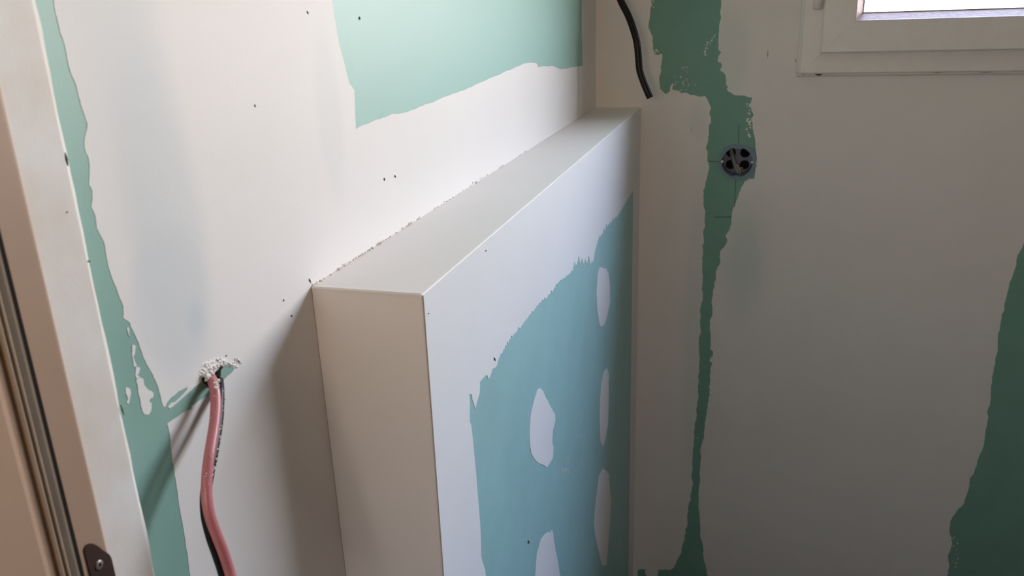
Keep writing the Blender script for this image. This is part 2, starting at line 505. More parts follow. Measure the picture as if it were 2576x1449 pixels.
for k in range(16):
    px = 519 + rnd.random() * 20; py = 938 + rnd.random() * 16
    p = U(px, py, 0, 0.004)
    lump(bm, (0.003, p.y, p.z), rnd.uniform(0.0012, 0.0026), rnd)
for k in range(60):
    t = rnd.random() ** 1.2
    px = 555 + 50 * t; py = 916 - 8 * t + rnd.gauss(0, 5)
    p = U(px, py, 0, 0.001)
    lump(bm, (0.0007, p.y, p.z), rnd.uniform(0.0003, 0.0009), rnd, flat=0)
o = obj('plaster_crumbs', bm, M['plaster'], wall_left, smooth=True); o['kind'] = 'stuff'

bm = bmesh.new()
for k in range(170):
    t = rnd.random()
    if rnd.random() < 0.4: t = rnd.choice((0.02, 0.16, 0.23, 0.31, 0.45)) + rnd.gauss(0, 0.015)
    px = 783 + (1330 - 783) * t; py = 724 - (724 - 378) * t
    p = U(px, py, 0, 0.0)
    lump(bm, (abs(rnd.gauss(0, 0.0011)), p.y, LEDGE_H + abs(rnd.gauss(0, 0.0010))), rnd.uniform(0.0004, 0.0013), rnd)
o = obj('joint_crumbs', bm, M['plaster'], wall_left); o['kind'] = 'stuff'

def sliver(a, b, w):
    """thin pointed quad between two pixels"""
    ax, ay = a; bx, by = b
    L = math.hypot(bx - ax, by - ay) or 1
    nx, ny = -(by - ay) / L * w, (bx - ax) / L * w
    mx_, my_ = (ax + bx) / 2, (ay + by) / 2
    return [(ax, ay), (mx_ + nx, my_ + ny), (bx, by), (mx_ - nx, my_ - ny)]

left_nicks = [((771, 27), (775, 36), 1.2), ((903, 41), (904, 51), 1.6), ((639, 262), (642, 270), 1.0), ((965, 447), (967, 455), 1.6), ((992, 440), (994, 447), 1.6),
              
              ((731, 792), (734, 797), 1.4), ((712, 752), (713, 758), 1.0), ((776, 700), (781, 712), 1.4), ((567, 893), (569, 896), 1.5), ((596, 905), (606, 916), 0.9)]
for a, b, w in left_nicks:
    flat_poly('scratch', [[q[:2] for q in LP(sliver(a, b, w))]], 'x', 0.0005, 0.0002, M['crack'], wall_left)

# ---- back wall: green board, opening for the window, round hole for the electrical box
WX0 = U(2010, 186, 1, -0.012).x; WZ0 = U(2010, 187, 1, -0.012).z
WX1, WZ1 = 2.50, 2.42
SOCK = U(1854.5, 408, 1, 0.0)
SR = 0.0335
circ = [(SOCK.x + (SR + 0.0015) * math.cos(a * math.pi / 20), SOCK.z + (SR + 0.0015) * math.sin(a * math.pi / 20)) for a in range(40)]
g = 0.012
opening = [(WX0 + g, WZ0 + g), (WX1 - g, WZ0 + g), (WX1 - g, WZ1 - g), (WX0 + g, WZ1 - g)]
wall_back = struct(flat_poly('wall_back', [[(-0.02, 0), (RX + 0.1, 0), (RX + 0.1, TOP), (-0.02, TOP)], circ, opening], 'y', BOARD, BOARD, M['board'], None))
OUT0, OUT1 = 0.052, 0.32        # masonry leaf
rx0, rx1, rz0, rz1 = WX0 + 0.05, WX1 - 0.05, WZ0 + 0.05, WZ1 - 0.05
boxes('masonry', M['masonry'], wall_back, (-0.3, OUT0, -0.1, rx0, OUT1, 2.7), (rx1, OUT0, -0.1, RX + 0.3, OUT1, 2.7),
      (rx0, OUT0, -0.1, rx1, OUT1, rz0), (rx0, OUT0, rz1, rx1, OUT1, 2.7))
e = 0.03
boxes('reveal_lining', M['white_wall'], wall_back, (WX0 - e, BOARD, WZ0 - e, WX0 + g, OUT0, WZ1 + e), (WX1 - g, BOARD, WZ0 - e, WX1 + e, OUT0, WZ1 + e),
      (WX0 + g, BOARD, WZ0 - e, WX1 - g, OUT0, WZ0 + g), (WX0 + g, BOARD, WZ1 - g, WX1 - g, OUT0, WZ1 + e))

w1 = [(1638, 0), (1636, 36), (1631, 63), (1636, 79), (1642, 100), (1643, 124), (1647, 137), (1656, 139), (1665, 136), (1664, 161), (1658.6, 194), (1659.5, 221),
      (1668, 231), (1675, 237), (1683, 232), (1685, 226), (1693.6, 207), (1692, 226), (1706, 228), (1713, 234), (1724, 233), (1737, 239.5), (1758, 243),
      (1772, 241), (1778, 248), (1783, 259), (1789, 272), (1785, 286), (1789, 297), (1784, 315), (1783, 333), (1781, 356), (1776, 372), (1780, 395),
      (1782.6, 412), (1781, 433), (1776, 455), (1769, 480), (1774, 530), (1769, 586), (1768, 629), (1766, 665), (1768, 692), (1764, 762), (1761, 811),
      (1759, 871), (1758, 957), (1754, 1014), (1748, 1063), (1746, 1120), (1742, 1184), (1737, 1252), (1729, 1294), (1722, 1355), (1710, 1396), (1694, 1429),
      (1683, 1434), (1658, 1432), (1655, 1449), (1652, 1470), (1630, 1470), (1626, 1445), (1624, 1432), (1607, 1432), (1604, 1449), (1600, 1475)]
fl = U(1600, 1475, 1, 0).z
white1 = BP([('w', 0.0, TOP), ('w', U(1640, 0, 1, 0).x + 0.004, TOP)] + w1 + [('w', 0.0, fl)])
flat_poly('skim_coat', [rough(white1, 0.07, 3, seed=31)], 'y', -0.00005, 0.0003, M['plaster_back'], wall_back)
w2 = [(1814, 0), (1812, 36), (1809, 72), (1807.5, 125.6), (1814, 133), (1807, 143), (1806, 156), (1814, 158), (1816, 167), (1811, 176), (1821, 183), (1826, 199),
      (1827, 215), (1832, 218), (1828, 224), (1833, 231), (1851, 240), (1884, 245), (1891, 245), (1888, 259), (1891, 279), (1896, 290), (1889, 300), (1895, 333),
      (1900, 352), (1901.5, 374), (1903.5, 397), (1900, 424), (1897, 449), (1886, 449), (1873, 457), (1862, 480), (1847, 520), (1840, 546), (1834, 579), (1825, 593),
      (1829, 609), (1822, 622), (1812, 632), (1812, 659), (1801, 685), (1801, 702), (1794, 728), (1791, 765), (1791, 795), (1786, 828), (1786, 877), (1794, 884),
      (1792, 897), (1784, 907), (1792, 914), (1787, 938), (1784, 987), (1780, 1017), (1778, 1040), (1773, 1067), (1771, 1101), (1763, 1127), (1761, 1184),
      (1757.7, 1252), (1761, 1347), (1771, 1408), (1780, 1446), (1786, 1475)]
w2r = [(2378, 1475), (2382, 1449), (2388, 1422), (2385, 1395), (2395, 1365), (2388, 1338), (2390, 1311), (2405, 1287), (2422, 1270), (2437, 1227), (2439, 1203),
       (2449, 1193), (2462, 1149), (2476, 1112), (2486, 1027), (2496, 960), (2510, 870), (2520, 790), (2545, 700), (2576, 610), (2610, 520), (2700, 430)]
white2 = BP([('w', U(1814, 0, 1, 0).x + 0.006, TOP)] + w2 + w2r + [('w', RX, U(2700, 430, 1, 0).z), ('w', RX, TOP)])
flat_poly('skim_coat', [rough(white2, 0.06, 3, seed=32), opening], 'y', -0.00005, 0.0003, M['plaster_back'], wall_back)

# flecks of plaster left on the green board
rnd = random.Random(9)
bm = bmesh.new()
def flecks(n, fx, fy, r0_, r1_):
    for k in range(n):
        p = U(fx(), fy(), 1, 0.0)
        lump(bm, (p.x, -0.0004, p.z), rnd.uniform(r0_, r1_), rnd, flat=1)
for k in range(26):
    t = rnd.random(); px = 1800 - 28 * t + rnd.gauss(0, 1.0); py = 86 + 46 * t + rnd.gauss(0, 1.2)
    p = U(px, py, 1, 0); lump(bm, (p.x, -0.0004, p.z), rnd.uniform(0.0005, 0.0013), rnd, flat=1)
for c in ((1773, 131), (1774.5, 138), (1780, 107), (1778, 113), (1776, 121)):
    p = U(*c, 1, 0); lump(bm, (p.x, -0.0004, p.z), 0.0021, rnd, flat=1)
flecks(22, lambda: rnd.gauss(1722, 14), lambda: rnd.gauss(212, 10), 0.0006, 0.0022)
flecks(10, lambda: rnd.gauss(1722, 5), lambda: rnd.gauss(174, 4), 0.0005, 0.0012)
flecks(34, lambda: rnd.gauss(1884, 4), lambda: rnd.uniform(256, 345), 0.0006, 0.0030)
flecks(8, lambda: rnd.gauss(1644, 2), lambda: rnd.uniform(0, 18), 0.0008, 0.0018)
flecks(8, lambda: rnd.gauss(1651, 4), lambda: rnd.gauss(127, 4), 0.0008, 0.0018)
flecks(18, lambda: rnd.gauss(2402, 5), lambda: rnd.uniform(1345, 1430), 0.0008, 0.0020)
flecks(12, lambda: rnd.gauss(1757, 4), lambda: rnd.uniform(1100, 1150), 0.0006, 0.0014)
o = obj('plaster_flecks', bm, M['plaster'], wall_back); o['kind'] = 'stuff'

for pts in ([(1858.4, 310), (1859.4, 310), (1858, 362), (1856.8, 362)], [(1850, 452), (1851.4, 452), (1848.8, 520), (1847.6, 520)],
            [(1784, 405.4), (1808, 405.8), (1808, 407.2), (1784, 406.8)], [(1797, 545.5), (1841, 544.5), (1841, 546.3), (1797, 547)]):
    flat_poly('pencil_line', [[q[:2] for q in BP(pts)]], 'y', -0.0002, 0.0002, M['pencil'], wall_back)
for a, b, w in (((1739, 317), (1739, 334), 0.5), ((1932, 122), (1931, 150), 0.8), ((2002, 149), (2001, 157), 1.2)):
    flat_poly('scratch', [[q[:2] for q in BP(sliver(a, b, w))]], 'y', -0.0006, 0.0002, M['crack'], wall_back)

# ---- ledge: boxed-in half wall in the corner
a0 = U(783, 725, 0, 0.0); b0 = U(1062, 743, 0, LW)
bm = bmesh.new()
ZT = LEDGE_H
v = [bm.verts.new(c) for c in ((0.0005, a0.y, 0), (LW, b0.y, 0), (LW, -0.0005, 0), (0.0005, -0.0005, 0),
                               (0.0005, a0.y, ZT), (LW, b0.y, ZT), (LW, -0.0005, ZT), (0.0005, -0.0005, ZT))]
for f in ((0, 3, 2, 1), (4, 5, 6, 7), (0, 1, 5, 4), (1, 2, 6, 5), (2, 3, 7, 6), (3, 0, 4, 7)):
    bm.faces.new([v[i] for i in f])
ed = [e_ for e_ in bm.edges if {round(x.co.x, 3) for x in e_.verts} == {round(LW, 3)} and not all(abs(x.co.y) < 0.01 for x in e_.verts) and not all(x.co.z < 0.1 for x in e_.verts)]
ed += [e_ for e_ in bm.edges if all(x.co.z > 1 and x.co.y < -1 for x in e_.verts)]
bmesh.ops.bevel(bm, geom=list(set(ed)), offset=0.0013, segments=2, affect='EDGES', profile=0.5)
wall_ledge = struct(obj('wall_ledge', bm, M['plaster'], None))
# its front is green board framed by skim coat
spk = []
edge = [(1590.5, 480), (1577, 503), (1564, 526), (1551, 546), (1537, 560), (1521, 583), (1504, 603), (1499, 622), (1491, 659), (1484, 665), (1446, 666), (1440, 682),
        (1421, 699), (1405, 709), (1388, 735), (1372, 752), (1352, 768), (1339, 785), (1325, 801), (1306, 828), (1292, 841), (1272, 871), (1260, 891), (1252, 906)]
rs = random.Random(21)
for i in range(len(edge) - 1):
    (ax, ay), (bx, by) = edge[i], edge[i + 1]
    n = max(1, int(math.hypot(bx - ax, by - ay) / 4.2))
    for k in range(n):
        t = k / n
        x, y = ax + (bx - ax) * t, ay + (by - ay) * t
        if i < 3:
            up_ = 0
        else:
            up_ = 0 if k % 2 == 0 else rs.choice((2.5, 4, 5.5, 7, 9))
            if 1440 < x < 1486 and k % 2: up_ = rs.uniform(6, 23)
            if 1504 < x < 1530 and k % 2: up_ = rs.uniform(3, 16)
        spk.append((x, y - up_))
spk += [(1249, 918), (1244, 925), (1237, 928), (1233, 942), (1227, 954), (1223, 942), (1205, 961), (1206, 969), (1205, 988), (1198, 1012), (1193.5, 1030), (1191, 1017),
        (1187, 1008), (1185, 992), (1179, 990.6), (1180, 1009), (1180, 1060), (1184, 1071), (1192, 1149), (1199, 1230), (1206, 1314), (1209, 1402), (1219, 1433), (1221, 1470),
        (1228, 1650)]
# the bare board shows inside this outline
bot = U(1228, 1650, 0, LW)
right_y = U(1592, 700, 0, LW).y
bare = FP([(1592.5, 476)] + spk + [('w', bot.y, 0.02), ('w', right_y, 0.02)])
front_green = [(b0.y + 0.003, 0.003), (-0.001, 0.003), (-0.001, ZT - 0.003), (b0.y + 0.003, ZT - 0.003)]
flat_poly('green_board', [front_green], 'x', LW - 0.0002, 0.0006, M['board_ledge'], wall_ledge)
rim = [(b0.y + 0.0014, 0.001), (-0.0005, 0.001), (-0.0005, ZT - 0.0014), (b0.y + 0.0014, ZT - 0.0014)]
flat_poly('skim_coat', [rim, rough(bare, 0.02, 1, seed=41)], 'x', LW + 0.0002, 0.0006, M['plaster_ledge'], wall_ledge)
spots = [crop([(1110, 580), (1160, 590), (1180, 640), (1188, 720), (1190, 840), (1170, 940), (1150, 1010), (1120, 1035), (1105, 1000), (1090, 870), (1085, 770), (1095, 640)], 1140, 480, 3.019),
         [(1526, 925), (1532, 944)] + crop([(1155, 0), (1158, 100), (1150, 330), (1130, 440), (1112, 480), (1095, 440), (1090, 300), (1095, 100), (1105, 0)], 1140, 960, 2.9625) + [(1519, 934)],
         crop([(1115, 645), (1140, 665), (1160, 690), (1165, 800), (1175, 870), (1165, 1050), (1150, 1250), (1140, 1370), (1110, 1370), (1090, 1300), (1060, 1170), (1047, 1060), (1060, 900), (1085, 700)], 1140, 960, 2.9625),
         crop([(645, 48), (665, 65), (700, 140), (755, 240), (758, 290), (740, 360), (735, 450), (745, 490), (740, 570), (700, 635), (640, 610), (590, 560), (570, 480), (563, 370), (575, 240), (600, 140), (625, 60)], 1140, 960, 2.9625),
         crop([(735, 1105), (755, 1230), (780, 1350), (795, 1449), (790, 1600), (700, 1700), (620, 1600), (608, 1449), (620, 1290), (650, 1180), (690, 1130), (725, 1125)], 1140, 960, 2.9625)]
for k, q in enumerate(spots):
    flat_poly('screw_patch', [rough(FP(q), 0.03, 3, seed=50 + k)], 'x', LW + 0.0003, 0.0005, M['plaster_ledge'], wall_ledge)
bm = bmesh.new()
rnd = random.Random(14)
def ledge_flecks(n, fx, fy, r_):
    for k in range(n):
        p = U(fx(), fy(), 0, LW)
        lump(bm, (LW + 0.0006, p.y, p.z), rnd.uniform(0.4, 1.0) * r_, rnd, flat=0)
for c, n in (((1415, 1185), 9), ((1430, 1172), 6)):
    ledge_flecks(n, lambda: rnd.gauss(c[0], 2.5), lambda: rnd.gauss(c[1], 8), 0.0022)
ledge_flecks(20, lambda: rnd.gauss(1465, 3), lambda: rnd.uniform(1040, 1190), 0.0014)
ledge_flecks(16, lambda: rnd.gauss(1558, 6), lambda: rnd.uniform(840, 960), 0.0020)
ledge_flecks(10, lambda: rnd.gauss(1571, 4), lambda: rnd.uniform(1180, 1260), 0.0016)
o = obj('plaster_flecks', bm, M['plaster'], wall_ledge); o['kind'] = 'stuff'
for a, b, w in (((1240, 898), (1244, 908), 1.3), ((1327, 1358), (1329, 1368), 1.4), ((1219, 629), (1221, 632), 1.2), ((1075, 787), (1076, 790), 1.2)):
    flat_poly('scratch', [[q[:2] for q in FP(sliver(a, b, w))]], 'x', LW + 0.0011, 0.0003, M['crack'], wall_ledge)
# burr of plaster along the front end of the ledge top
bm = bmesh.new()
rnd = random.Random(16)
prev = None
N = 60
for k in range(N + 1):
    t = k / N
    x = 0.001 + (LW - 0.002) * t
    y = a0.y + (b0.y - a0.y) * t
    j = noise.noise(Vector((x * 160, 3.1, 0))) * 0.0009
    w_ = 0.0011 + 0.0008 * noise.noise(Vector((x * 90, 8.1, 0)))
    pr = [(y - 0.0008 - max(j, -0.0005), ZT - 0.0022 - w_), (y - 0.0013 - max(j, -0.0005), ZT - 0.0006), (y + 0.0002, ZT + 0.0006), (y + 0.005, ZT + 0.0004), (y + 0.004, ZT - 0.001), (y + 0.0006, ZT - 0.003)]
    ring = [bm.verts.new((x, a, b)) for a, b in pr]
    if prev:
        for i in range(6):
            bm.faces.new((prev[i], prev[(i + 1) % 6], ring[(i + 1) % 6], ring[i]))
    else:
        bm.faces.new(ring)
    prev = ring
bm.faces.new(prev[::-1])
obj('edge_burr', bm, M['plaster'], wall_ledge)

# ---- plaster-board lining at the end of the left wall, door jamb
ED = U(245, 724, 0, 0.013).y         # its visible edge
SE = U(256, 1300, 0, 0.016).y        # where the jamb begins
def edge_noise(i, z):
    if i in (1, 2):
        return (0.0, 0.0010 * noise.noise(Vector((0.5, 2.0, z * 25))) + 0.0007 * noise.noise(Vector((0.5, 7.0, z * 90))))
    return (0.0, 0.0)
lin = extrude_profile('trim_1', [(0.001, SE - 0.02), (0.001, ED), (0.0114, ED), (0.013, ED - 0.0034), (0.013, SE - 0.02)], 0.0, TOP, M['lining'], None, zseg=240, jitter=edge_noise)
struct(lin)
for a, b, w in (((164, 383), (171, 418), 2.2), ((221, 655), (227, 660), 2.2), ((303, 1018), (312, 1045), 1.2), ((166, 536), (170, 531), 1.4)):
    q = [U(x, y, 0, 0.013) for x, y in sliver(a, b, w)]
    flat_poly('chip', [[(c.y, c.z) for c in q]], 'x', 0.0128, 0.0005, M['crack'], lin)

JX = 0.018                           # rebate face
JS = 0.031                           # stop face
y_r = U(256, 1300, 0, JX).y
y_st = U(173, 1300, 0, JS).y
y_s2 = U(142, 1300, 0, JS).y
y_s3 = U(130, 1300, 0, JS).y
y_s4 = U(112, 1300, 0, JS).y
door = struct(empty('door_1', (0, 0, 0)))
arc = [(JX - 0.003 + 0.003 * math.sin(a), y_r - 0.003 + 0.003 * math.cos(a)) for a in [0, 0.4, 0.8, 1.2, math.pi / 2]]
o = extrude_profile('jamb_rebate', [(-0.028, y_r)] + arc + [(JX, y_st - 0.006), (-0.028, y_st - 0.006)], 0.0, DOOR_H, M['jamb'], door)
o = extrude_profile('jamb_seal', [(JX - 0.002, y_st), (JS - 0.003, y_st), (JS - 0.0006, y_st - 0.0012), (JS, y_st - 0.003), (JS - 0.0008, y_s2), (JS - 0.0030, y_s2 - 0.0004), (JX - 0.002, y_s3)], 0.0, DOOR_H, M['jamb_seal'], door)
ym = (y_s2 + y_s3) / 2
for yy in (y_s2 - 0.0007, y_s3 - 0.0012):
    prof = [(JS - 0.0014 + 0.0018 * math.cos(a * math.pi / 4), yy + 0.0010 * math.sin(a * math.pi / 4)) for a in range(8)]
    extrude_profile('seal_lip', prof, 0.0, DOOR_H, M['seal_lip'], door, smooth=True)
yend = FY - 0.115
extrude_profile('jamb_lining', [(-0.028, y_s3 - 0.0015), (JS - 0.0022, y_s3 - 0.0015), (JS - 0.0024, y_s4 + 0.001), (JS - 0.002, y_s4 - 0.003), (JS, y_s4 - 0.007), (JS, yend + 0.003), (JS - 0.003, yend), (-0.028, yend)],
                0.0, DOOR_H, M['jamb'], door)
yv = U(173, 1300, 0, JX).y
extrude_profile('gasket_and_gap_shade', [(JX - 0.001, yv - 0.006), (JX + 0.0012, yv - 0.006), (JX + 0.0012, yv - 0.0004), (JX + 0.0004, yv + 0.0006), (JX - 0.001, yv + 0.0006)], 0.0, DOOR_H, M['gap_shade'], door)  # dark strip painting the shade in the gap between seal and rebate
# matching far jamb and head, outside the picture
boxes('jamb_far_side', M['jamb'], door, (DOOR_W - 0.03, yend, 0, DOOR_W + 0.001, FY + 0.005, DOOR_H))
boxes('jamb_head', M['jamb'], door, (-0.028, yend, DOOR_H, DOOR_W, FY + 0.005, DOOR_H + 0.03))

# strike plate with rounded top and a lip over the jamb edge
def SPt(px, py):
    p = U(px, py, 0, JX + 0.0006); return (p.y, p.z)
top_c = crop([(350, 700), (355, 620), (400, 550), (480, 510), (570, 510), (660, 545), (760, 610), (850, 690), (930, 740), (1020, 800), (1090, 900), (1130, 1000), (1180, 1200), (1225, 1385)], 180, 1320, 10.73)
prof_p = [SPt(*q) for q in top_c]
zlow = SPt(230, 1449)[1] - 0.09
prof_p = prof_p + [(y_r - 0.0004, zlow), (prof_p[0][0], zlow)]
prof_p = [(min(a, y_r - 0.0004), b) for a, b in prof_p]
plate = flat_poly('strike_plate', [prof_p], 'x', JX - 0.0006, 0.0013, M['plate'], door)
sc_ = U(249.5, 1421, 0, JX + 0.001)
bm = bmesh.new()
rings = []
for r_, h in ((0.0028, 0.0000), (0.0027, 0.0006), (0.0021, 0.0009), (0.0012, 0.0010)):
    rings.append([bm.verts.new((JX + 0.0006 + h, sc_.y + r_ * math.cos(a * math.pi / 12), sc_.z + r_ * math.sin(a * math.pi / 12))) for a in range(24)])
star = [bm.verts.new((JX + 0.0006 + 0.0010, sc_.y + (0.0012 if a % 4 else 0.0008) * math.cos(a * math.pi / 12), sc_.z + (0.0012 if a % 4 else 0.0008) * math.sin(a * math.pi / 12))) for a in range(24)]
star2 = [bm.verts.new((JX + 0.0002, q.co.y, q.co.z)) for q in star]
rings += [star, star2]
for i in range(len(rings) - 1):
    for k in range(24):
        j = (k + 1) % 24
        bm.faces.new((rings[i][k], rings[i][j], rings[i + 1][j], rings[i + 1][k]))
bm.faces.new(star2)
obj('screw', bm, M['screw'], plate)

# ------------------------------------------------------------------ window
win = struct(empty('window_1', (0, 0, 0)))
def mitred(name, rect, prof, mat, parent, smooth=False):
    """four mitred members; rect = x0, z0, x1, z1; prof = [(inset, y), ...] closed"""
    x0, z0, x1, z1 = rect
    gap = 0.00012
    for side in range(4):
        bm = bmesh.new()
        A, B = [], []
        for a, y in prof:
            c = [(x0 + a, z0 + a), (x1 - a, z0 + a), (x1 - a, z1 - a), (x0 + a, z1 - a)]
            p, q = Vector(c[side]), Vector(c[(side + 1) % 4])
            d = (q - p).normalized() * gap
            A.append(bm.verts.new((p.x + d.x, y, p.y + d.y))); B.append(bm.verts.new((q.x - d.x, y, q.y - d.y)))
        n = len(prof)
        for i in range(n):
            j = (i + 1) % n
            bm.faces.new((A[i], A[j], B[j], B[i]))
        bm.faces.new(A[::-1]); bm.faces.new(B)
        obj(name, bm, mat, parent, smooth)
YF, YS = -0.012, -0.030
mitred('frame_member', (WX0, WZ0, WX1, WZ1), [(0, 0.05), (0, YF + 0.003), (0.003, YF), (0.062, YF), (0.062, 0.05)], M['pvc'], win)
SX0 = U(2064, 134, 1, YS).x; SZ0 = U(2064, 134, 1, YS).z
SX1, SZ1 = WX1 - (SX0 - WX0), WZ1 - (SZ0 - WZ0)
ib = U(2154, 49, 1, YS); ig = U(2171, 32, 1, YS + 0.022)
A1 = ib.x - SX0; A2 = ig.x - SX0
mitred('sash_member', (SX0, SZ0, SX1, SZ1), [(0, 0.045), (0, YS + 0.0025), (0.0025, YS), (A1 - 0.0012, YS), (A1 - 0.0012, 0.045)], M['pvc'], win)
mitred('glazing_bead', (SX0, SZ0, SX1, SZ1), [(A1 - 0.0010, 0.03), (A1 - 0.0010, YS + 0.0008), (A1 - 0.0002, YS + 0.0009), (A1 + 0.0006, YS + 0.003), (A2, YS + 0.022), (A2, 0.03)], M['bead'], win)
mitred('glazing_gasket', (SX0, SZ0, SX1, SZ1), [(A2 - 0.002, YS + 0.0215), (A2 + 0.0016, YS + 0.0215), (A2 + 0.0016, YS + 0.026), (A2 - 0.002, YS + 0.026)], M['gasket_and_gap_shade'], win)
boxes('glass_pane', M['glass'], win, (SX0 + A2 - 0.004, YS + 0.026, SZ0 + A2 - 0.004, SX1 - A2 + 0.004, YS + 0.0262, SZ1 - A2 + 0.004))
h0 = U(2056, 24, 1, YF - 0.008)
tube('hinge', [(h0.x, YF - 0.006, h0.z), (h0.x, YF - 0.006, h0.z + 0.05), (h0.x, YF - 0.006, h0.z + 0.11)], 0.0088, M['pvc'], win, res=20, steps=2)
# sealant bead under and beside the frame, with its gaps
tube('sealant', [(WX0 - 0.001, -0.003, WZ0 + 0.35), (WX0 - 0.001, -0.003, WZ0)], 0.0045, M['plaster_back'], win, res=8, steps=24, jit=0.0003)
tube('sealant', [(WX0 - 0.004, -0.003, WZ0 - 0.001), (WX1, -0.003, WZ0 - 0.001)], 0.0045, M['plaster_back'], win, res=8, steps=90, jit=0.0003)
for pts in ([(2047, 186), (2058, 186.5), (2070, 186), (2063, 190), (2057, 190.5)], [(2018, 187), (2023, 186.6), (2023, 188.4), (2018, 188)],
            [(2340, 182.5), (2378, 182), (2360, 184)], [(2455, 181), (2500, 181), (2480, 182.6)]):
    q = [U(x, y, 1, -0.0085) for x, y in pts]
    flat_poly('sealant_gap', [[(c.x, c.z) for c in q]], 'y', -0.0070, 0.0012, M['crack'], win)

# small unseen window added behind the camera to light the ledge's end face
fill_win = struct(empty('fill_window', (0, 0, 0)))
fw = 0.04
ya, yb = HALL_Y - 0.08, HALL_Y - 0.02
boxes('window_frame', M['pvc'], fill_win, (HW[0], ya, HW[1], HW[0] + fw, yb, HW[3]), (HW[2] - fw, ya, HW[1], HW[2], yb, HW[3]),
      (HW[0] + fw, ya, HW[1], HW[2] - fw, yb, HW[1] + fw), (HW[0] + fw, ya, HW[3] - fw, HW[2] - fw, yb, HW[3]))
boxes('glass_pane', M['warm_fill_glass'], fill_win, (HW[0] + fw, HALL_Y - 0.05, HW[1] + fw, HW[2] - fw, HALL_Y - 0.0498, HW[3] - fw))

# ------------------------------------------------------------------ electrical box
eb = empty('electrical_box', (SOCK.x, 0.0, SOCK.z))
def put(o):
    return keep_world(o, eb)
fl_px = crop([(430, 600), (460, 440), (540, 300), (660, 230), (800, 205), (1000, 225), (1140, 260), (1240, 315), (1285, 380), (1280, 450), (1290, 560), (1275, 640),
              (1265, 760), (1245, 900), (1230, 990), (1130, 970), (1000, 1010), (850, 1010), (700, 990), (560, 900), (470, 790), (435, 690)], 1760, 340, 9.055)
fl_pts = [(U(x, y, 1, 0).x, U(x, y, 1, 0).z) for x, y in fl_px]
circ_in = [(SOCK.x + SR * math.cos(a * math.pi / 24), SOCK.z + SR * math.sin(a * math.pi / 24)) for a in range(48)]
put(flat_poly('flange', [rough([(a, b) for a, b in fl_pts], 0.02, 2, seed=61), circ_in], 'y', -0.0006, 0.0016, M['box_blue'], None))
CD = 0.040
bm = bmesh.new()
ra = [bm.verts.new((SOCK.x + SR * math.cos(a * math.pi / 24), -0.0006, SOCK.z + SR * math.sin(a * math.pi / 24))) for a in range(48)]
rb = [bm.verts.new((SOCK.x + SR * 0.96 * math.cos(a * math.pi / 24), CD, SOCK.z + SR * 0.96 * math.sin(a * math.pi / 24))) for a in range(48)]
for k in range(48):
    j = (k + 1) % 48
    bm.faces.new((ra[k], ra[j], rb[j], rb[k]))
put(obj('cup', bm, M['box_in'], None, smooth=True))
# back of the cup: a plate with four round knock-outs, dark behind
ks = []
for (kx, kz) in ((-0.0155, 0.0150), (0.0155, 0.0150), (-0.0155, -0.0125), (0.0155, -0.0125)):
    ks.append([(SOCK.x + kx + 0.0108 * math.cos(a * math.pi / 14), SOCK.z + kz + 0.0108 * math.sin(a * math.pi / 14)) for a in range(28)])
plate_pts = [(SOCK.x + SR * 0.955 * math.cos(a * math.pi / 24), SOCK.z + SR * 0.955 * math.sin(a * math.pi / 24)) for a in range(48)]
put(flat_poly('cup_back', [plate_pts] + ks, 'y', CD, 0.003, M['box_in'], None))
put(flat_poly('knockout_backing', [plate_pts], 'y', CD + 0.004, 0.003, M['void'], None))
for (dx, dz, w) in ((0.0, SR, 0.009), (0.0, -SR, 0.009)):
    s_ = -1 if dz > 0 else 1
    q = [(SOCK.x - w, SOCK.z + dz), (SOCK.x - w * 0.55, SOCK.z + dz + s_ * 0.0035), (SOCK.x + w * 0.55, SOCK.z + dz + s_ * 0.0035), (SOCK.x + w, SOCK.z + dz), (SOCK.x + 0.4 * w, SOCK.z + dz - s_ * 0.002), (SOCK.x - 0.4 * w, SOCK.z + dz - s_ * 0.002)]
    put(flat_poly('lug', [q], 'y', 0.004, 0.006, M['box_blue'], None))
for dx in (-SR + 0.0012, SR - 0.0016):
    bm = bmesh.new()
    rr = []
    for r_, y in ((0.0026, 0.004), (0.0026, -0.0022), (0.0013, -0.0026), (0.0012, -0.0002)):
        rr.append([bm.verts.new((SOCK.x + dx + r_ * math.cos(a * math.pi / 10), y, SOCK.z + 0.0008 + r_ * math.sin(a * math.pi / 10))) for a in range(20)])
    for i in range(3):
        for k in range(20):
            j = (k + 1) % 20
            bm.faces.new((rr[i][k], rr[i][j], rr[i + 1][j], rr[i + 1][k]))
    bm.faces.new(rr[-1])
    put(obj('fixing_screw', bm, M['zinc'], None, smooth=False))
tag(eb, 'round blue-grey recessed electrical box with dark knockouts in the green back wall strip', 'electrical box')

def EC(x, y, d):       # point inside the box: enlarged-view pixel at depth d behind the wall face
    px, py = 1760 + x / 9.055, 340 + y / 9.055
    return U(px, py, 1, d)
gc = empty('electrical_cable', EC(720, 330, 0.034))
keep_world(tube('sheath', [EC(715, 330, 0.039), EC(745, 450, 0.034), EC(790, 620, 0.028), EC(850, 800, 0.024), EC(880, 860, 0.024)], 0.0050, M['grey_sheath'], None, res=14), gc)
keep_world(tube('cream_wire', [EC(905, 910, 0.022), EC(925, 830, 0.020), EC(900, 760, 0.018), EC(870, 700, 0.017), EC(850, 665, 0.016)], [0.0008, 0.0008, 0.0008, 0.0009, 0.0013], M['cream'], None, res=8), gc)
keep_world(tube('yellow_wire', [EC(880, 850, 0.023), EC(900, 790, 0.020), EC(930, 750, 0.018), EC(965, 740, 0.017), EC(985, 765, 0.017)], 0.0010, M['yellow'], None, res=8), gc)
tag(gc, 'grey cable with cream and yellow wire ends inside the round wall box', 'cable')

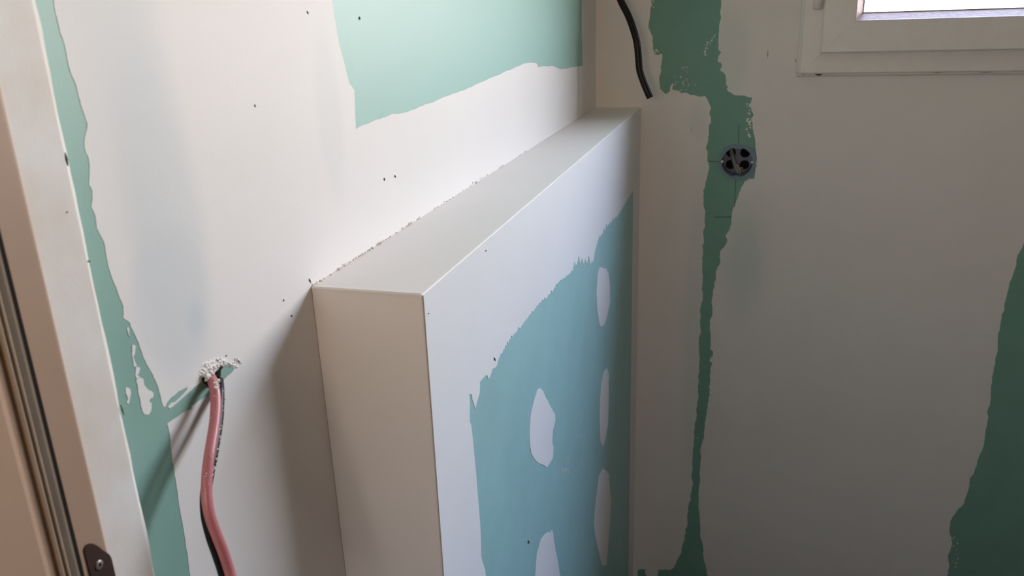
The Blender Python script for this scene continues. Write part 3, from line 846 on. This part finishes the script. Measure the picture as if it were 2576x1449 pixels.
# ------------------------------------------------------------------ cables
def X(px, py, x):
    return U(px, py, 0, x)
pink_pts = [X(534, 948, -0.030), X(532, 950, -0.010), X(534, 958, 0.004), X(539, 975, 0.0090), X(543, 1011, 0.0140), X(540, 1061, 0.0195), X(532, 1112, 0.0245), X(526, 1149, 0.0275),
            X(521, 1196, 0.0300), X(520, 1247, 0.0325), X(528, 1297, 0.0350), X(546, 1348, 0.038), X(563, 1392, 0.040), X(581, 1449, 0.043), X(612, 1560, 0.05), X(636, 1680, 0.06)]
pk = tube('electrical_cable', pink_pts, 0.00355, M['pink'], None, res=20, steps=5)
tag(pk, 'pink sheathed cable hanging out of the broken hole in the left wall', 'cable')
rnd = random.Random(33)
bm = bmesh.new()
for k in range(70):
    i = rnd.choice((3, 3, 4, 4, 5, 5, 6, 7, 8))
    t = rnd.random()
    p = pink_pts[i].lerp(pink_pts[i + 1], t)
    a = rnd.gauss(-0.2, 0.5)
    tocam = (CAM - p).normalized(); side = tocam.cross(Vector((0, 0, 1))).normalized()
    q = p + (tocam * math.cos(a) - side * math.sin(a)) * 0.0036
    lump(bm, q, rnd.uniform(0.00015, 0.0005), rnd)
for k in range(18):
    p = X(rnd.gauss(545, 4), rnd.gauss(968, 7), 0.0135)
    lump(bm, p, rnd.uniform(0.0005, 0.0012), rnd)
o = obj('plaster_specks', bm, M['plaster'], pk); o['kind'] = 'stuff'
blk_pts = [X(552, 940, -0.030), X(549, 952, -0.006), X(551, 978, 0.0038), X(551, 1011, 0.0088), X(548, 1061, 0.0144), X(540, 1112, 0.0194), X(532, 1160, 0.0232), X(523, 1205, 0.0252),
           X(517, 1250, 0.0275), X(519, 1297, 0.0298), X(531, 1348, 0.0328), X(547, 1395, 0.0348), X(564, 1449, 0.0375), X(590, 1560, 0.044), X(610, 1680, 0.054)]
bk = tube('electrical_cable', blk_pts, 0.0036, M['black'], None, res=18, steps=5)
tag(bk, 'plaster-flecked black cable hanging directly behind the pink cable', 'cable')
bm = bmesh.new()
for k in range(60):
    i = rnd.choice((2, 3, 3, 4, 4, 5, 5, 6))
    p = blk_pts[i].lerp(blk_pts[i + 1], rnd.random())
    tocam = (CAM - p).normalized(); side = tocam.cross(Vector((0, 0, 1))).normalized()
    a = rnd.gauss(1.1, 0.35)
    q = p + (tocam * math.cos(a) + side * -math.sin(a)) * 0.0036
    lump(bm, q, rnd.uniform(0.0003, 0.0009), rnd)
o = obj('plaster_specks', bm, M['plaster'], bk); o['kind'] = 'stuff'

CY = -0.16
def Yp(px, py, y):
    return U(px, py, 1, y)
st = Yp(1490, -170, -0.12)
hang = [Vector((-0.004, -0.12, st.z + 0.02)), Vector((0.02, -0.125, st.z + 0.02)), Yp(1533, -75, -0.135), Yp(1561, 0, -0.145), Yp(1579, 36, -0.15), Yp(1592, 70, -0.155), Yp(1602, 106, -0.16), Yp(1606, 142, -0.16),
        Yp(1609, 175.5, -0.16), Yp(1619, 207, -0.16), Yp(1628, 229, -0.16), Yp(1635.5, 246, -0.16)]
hk = tube('electrical_cable', hang, 0.0071, M['black'], None, res=20, steps=5)
tag(hk, 'thick black cable end dangling in the corner above the plastered ledge', 'cable')
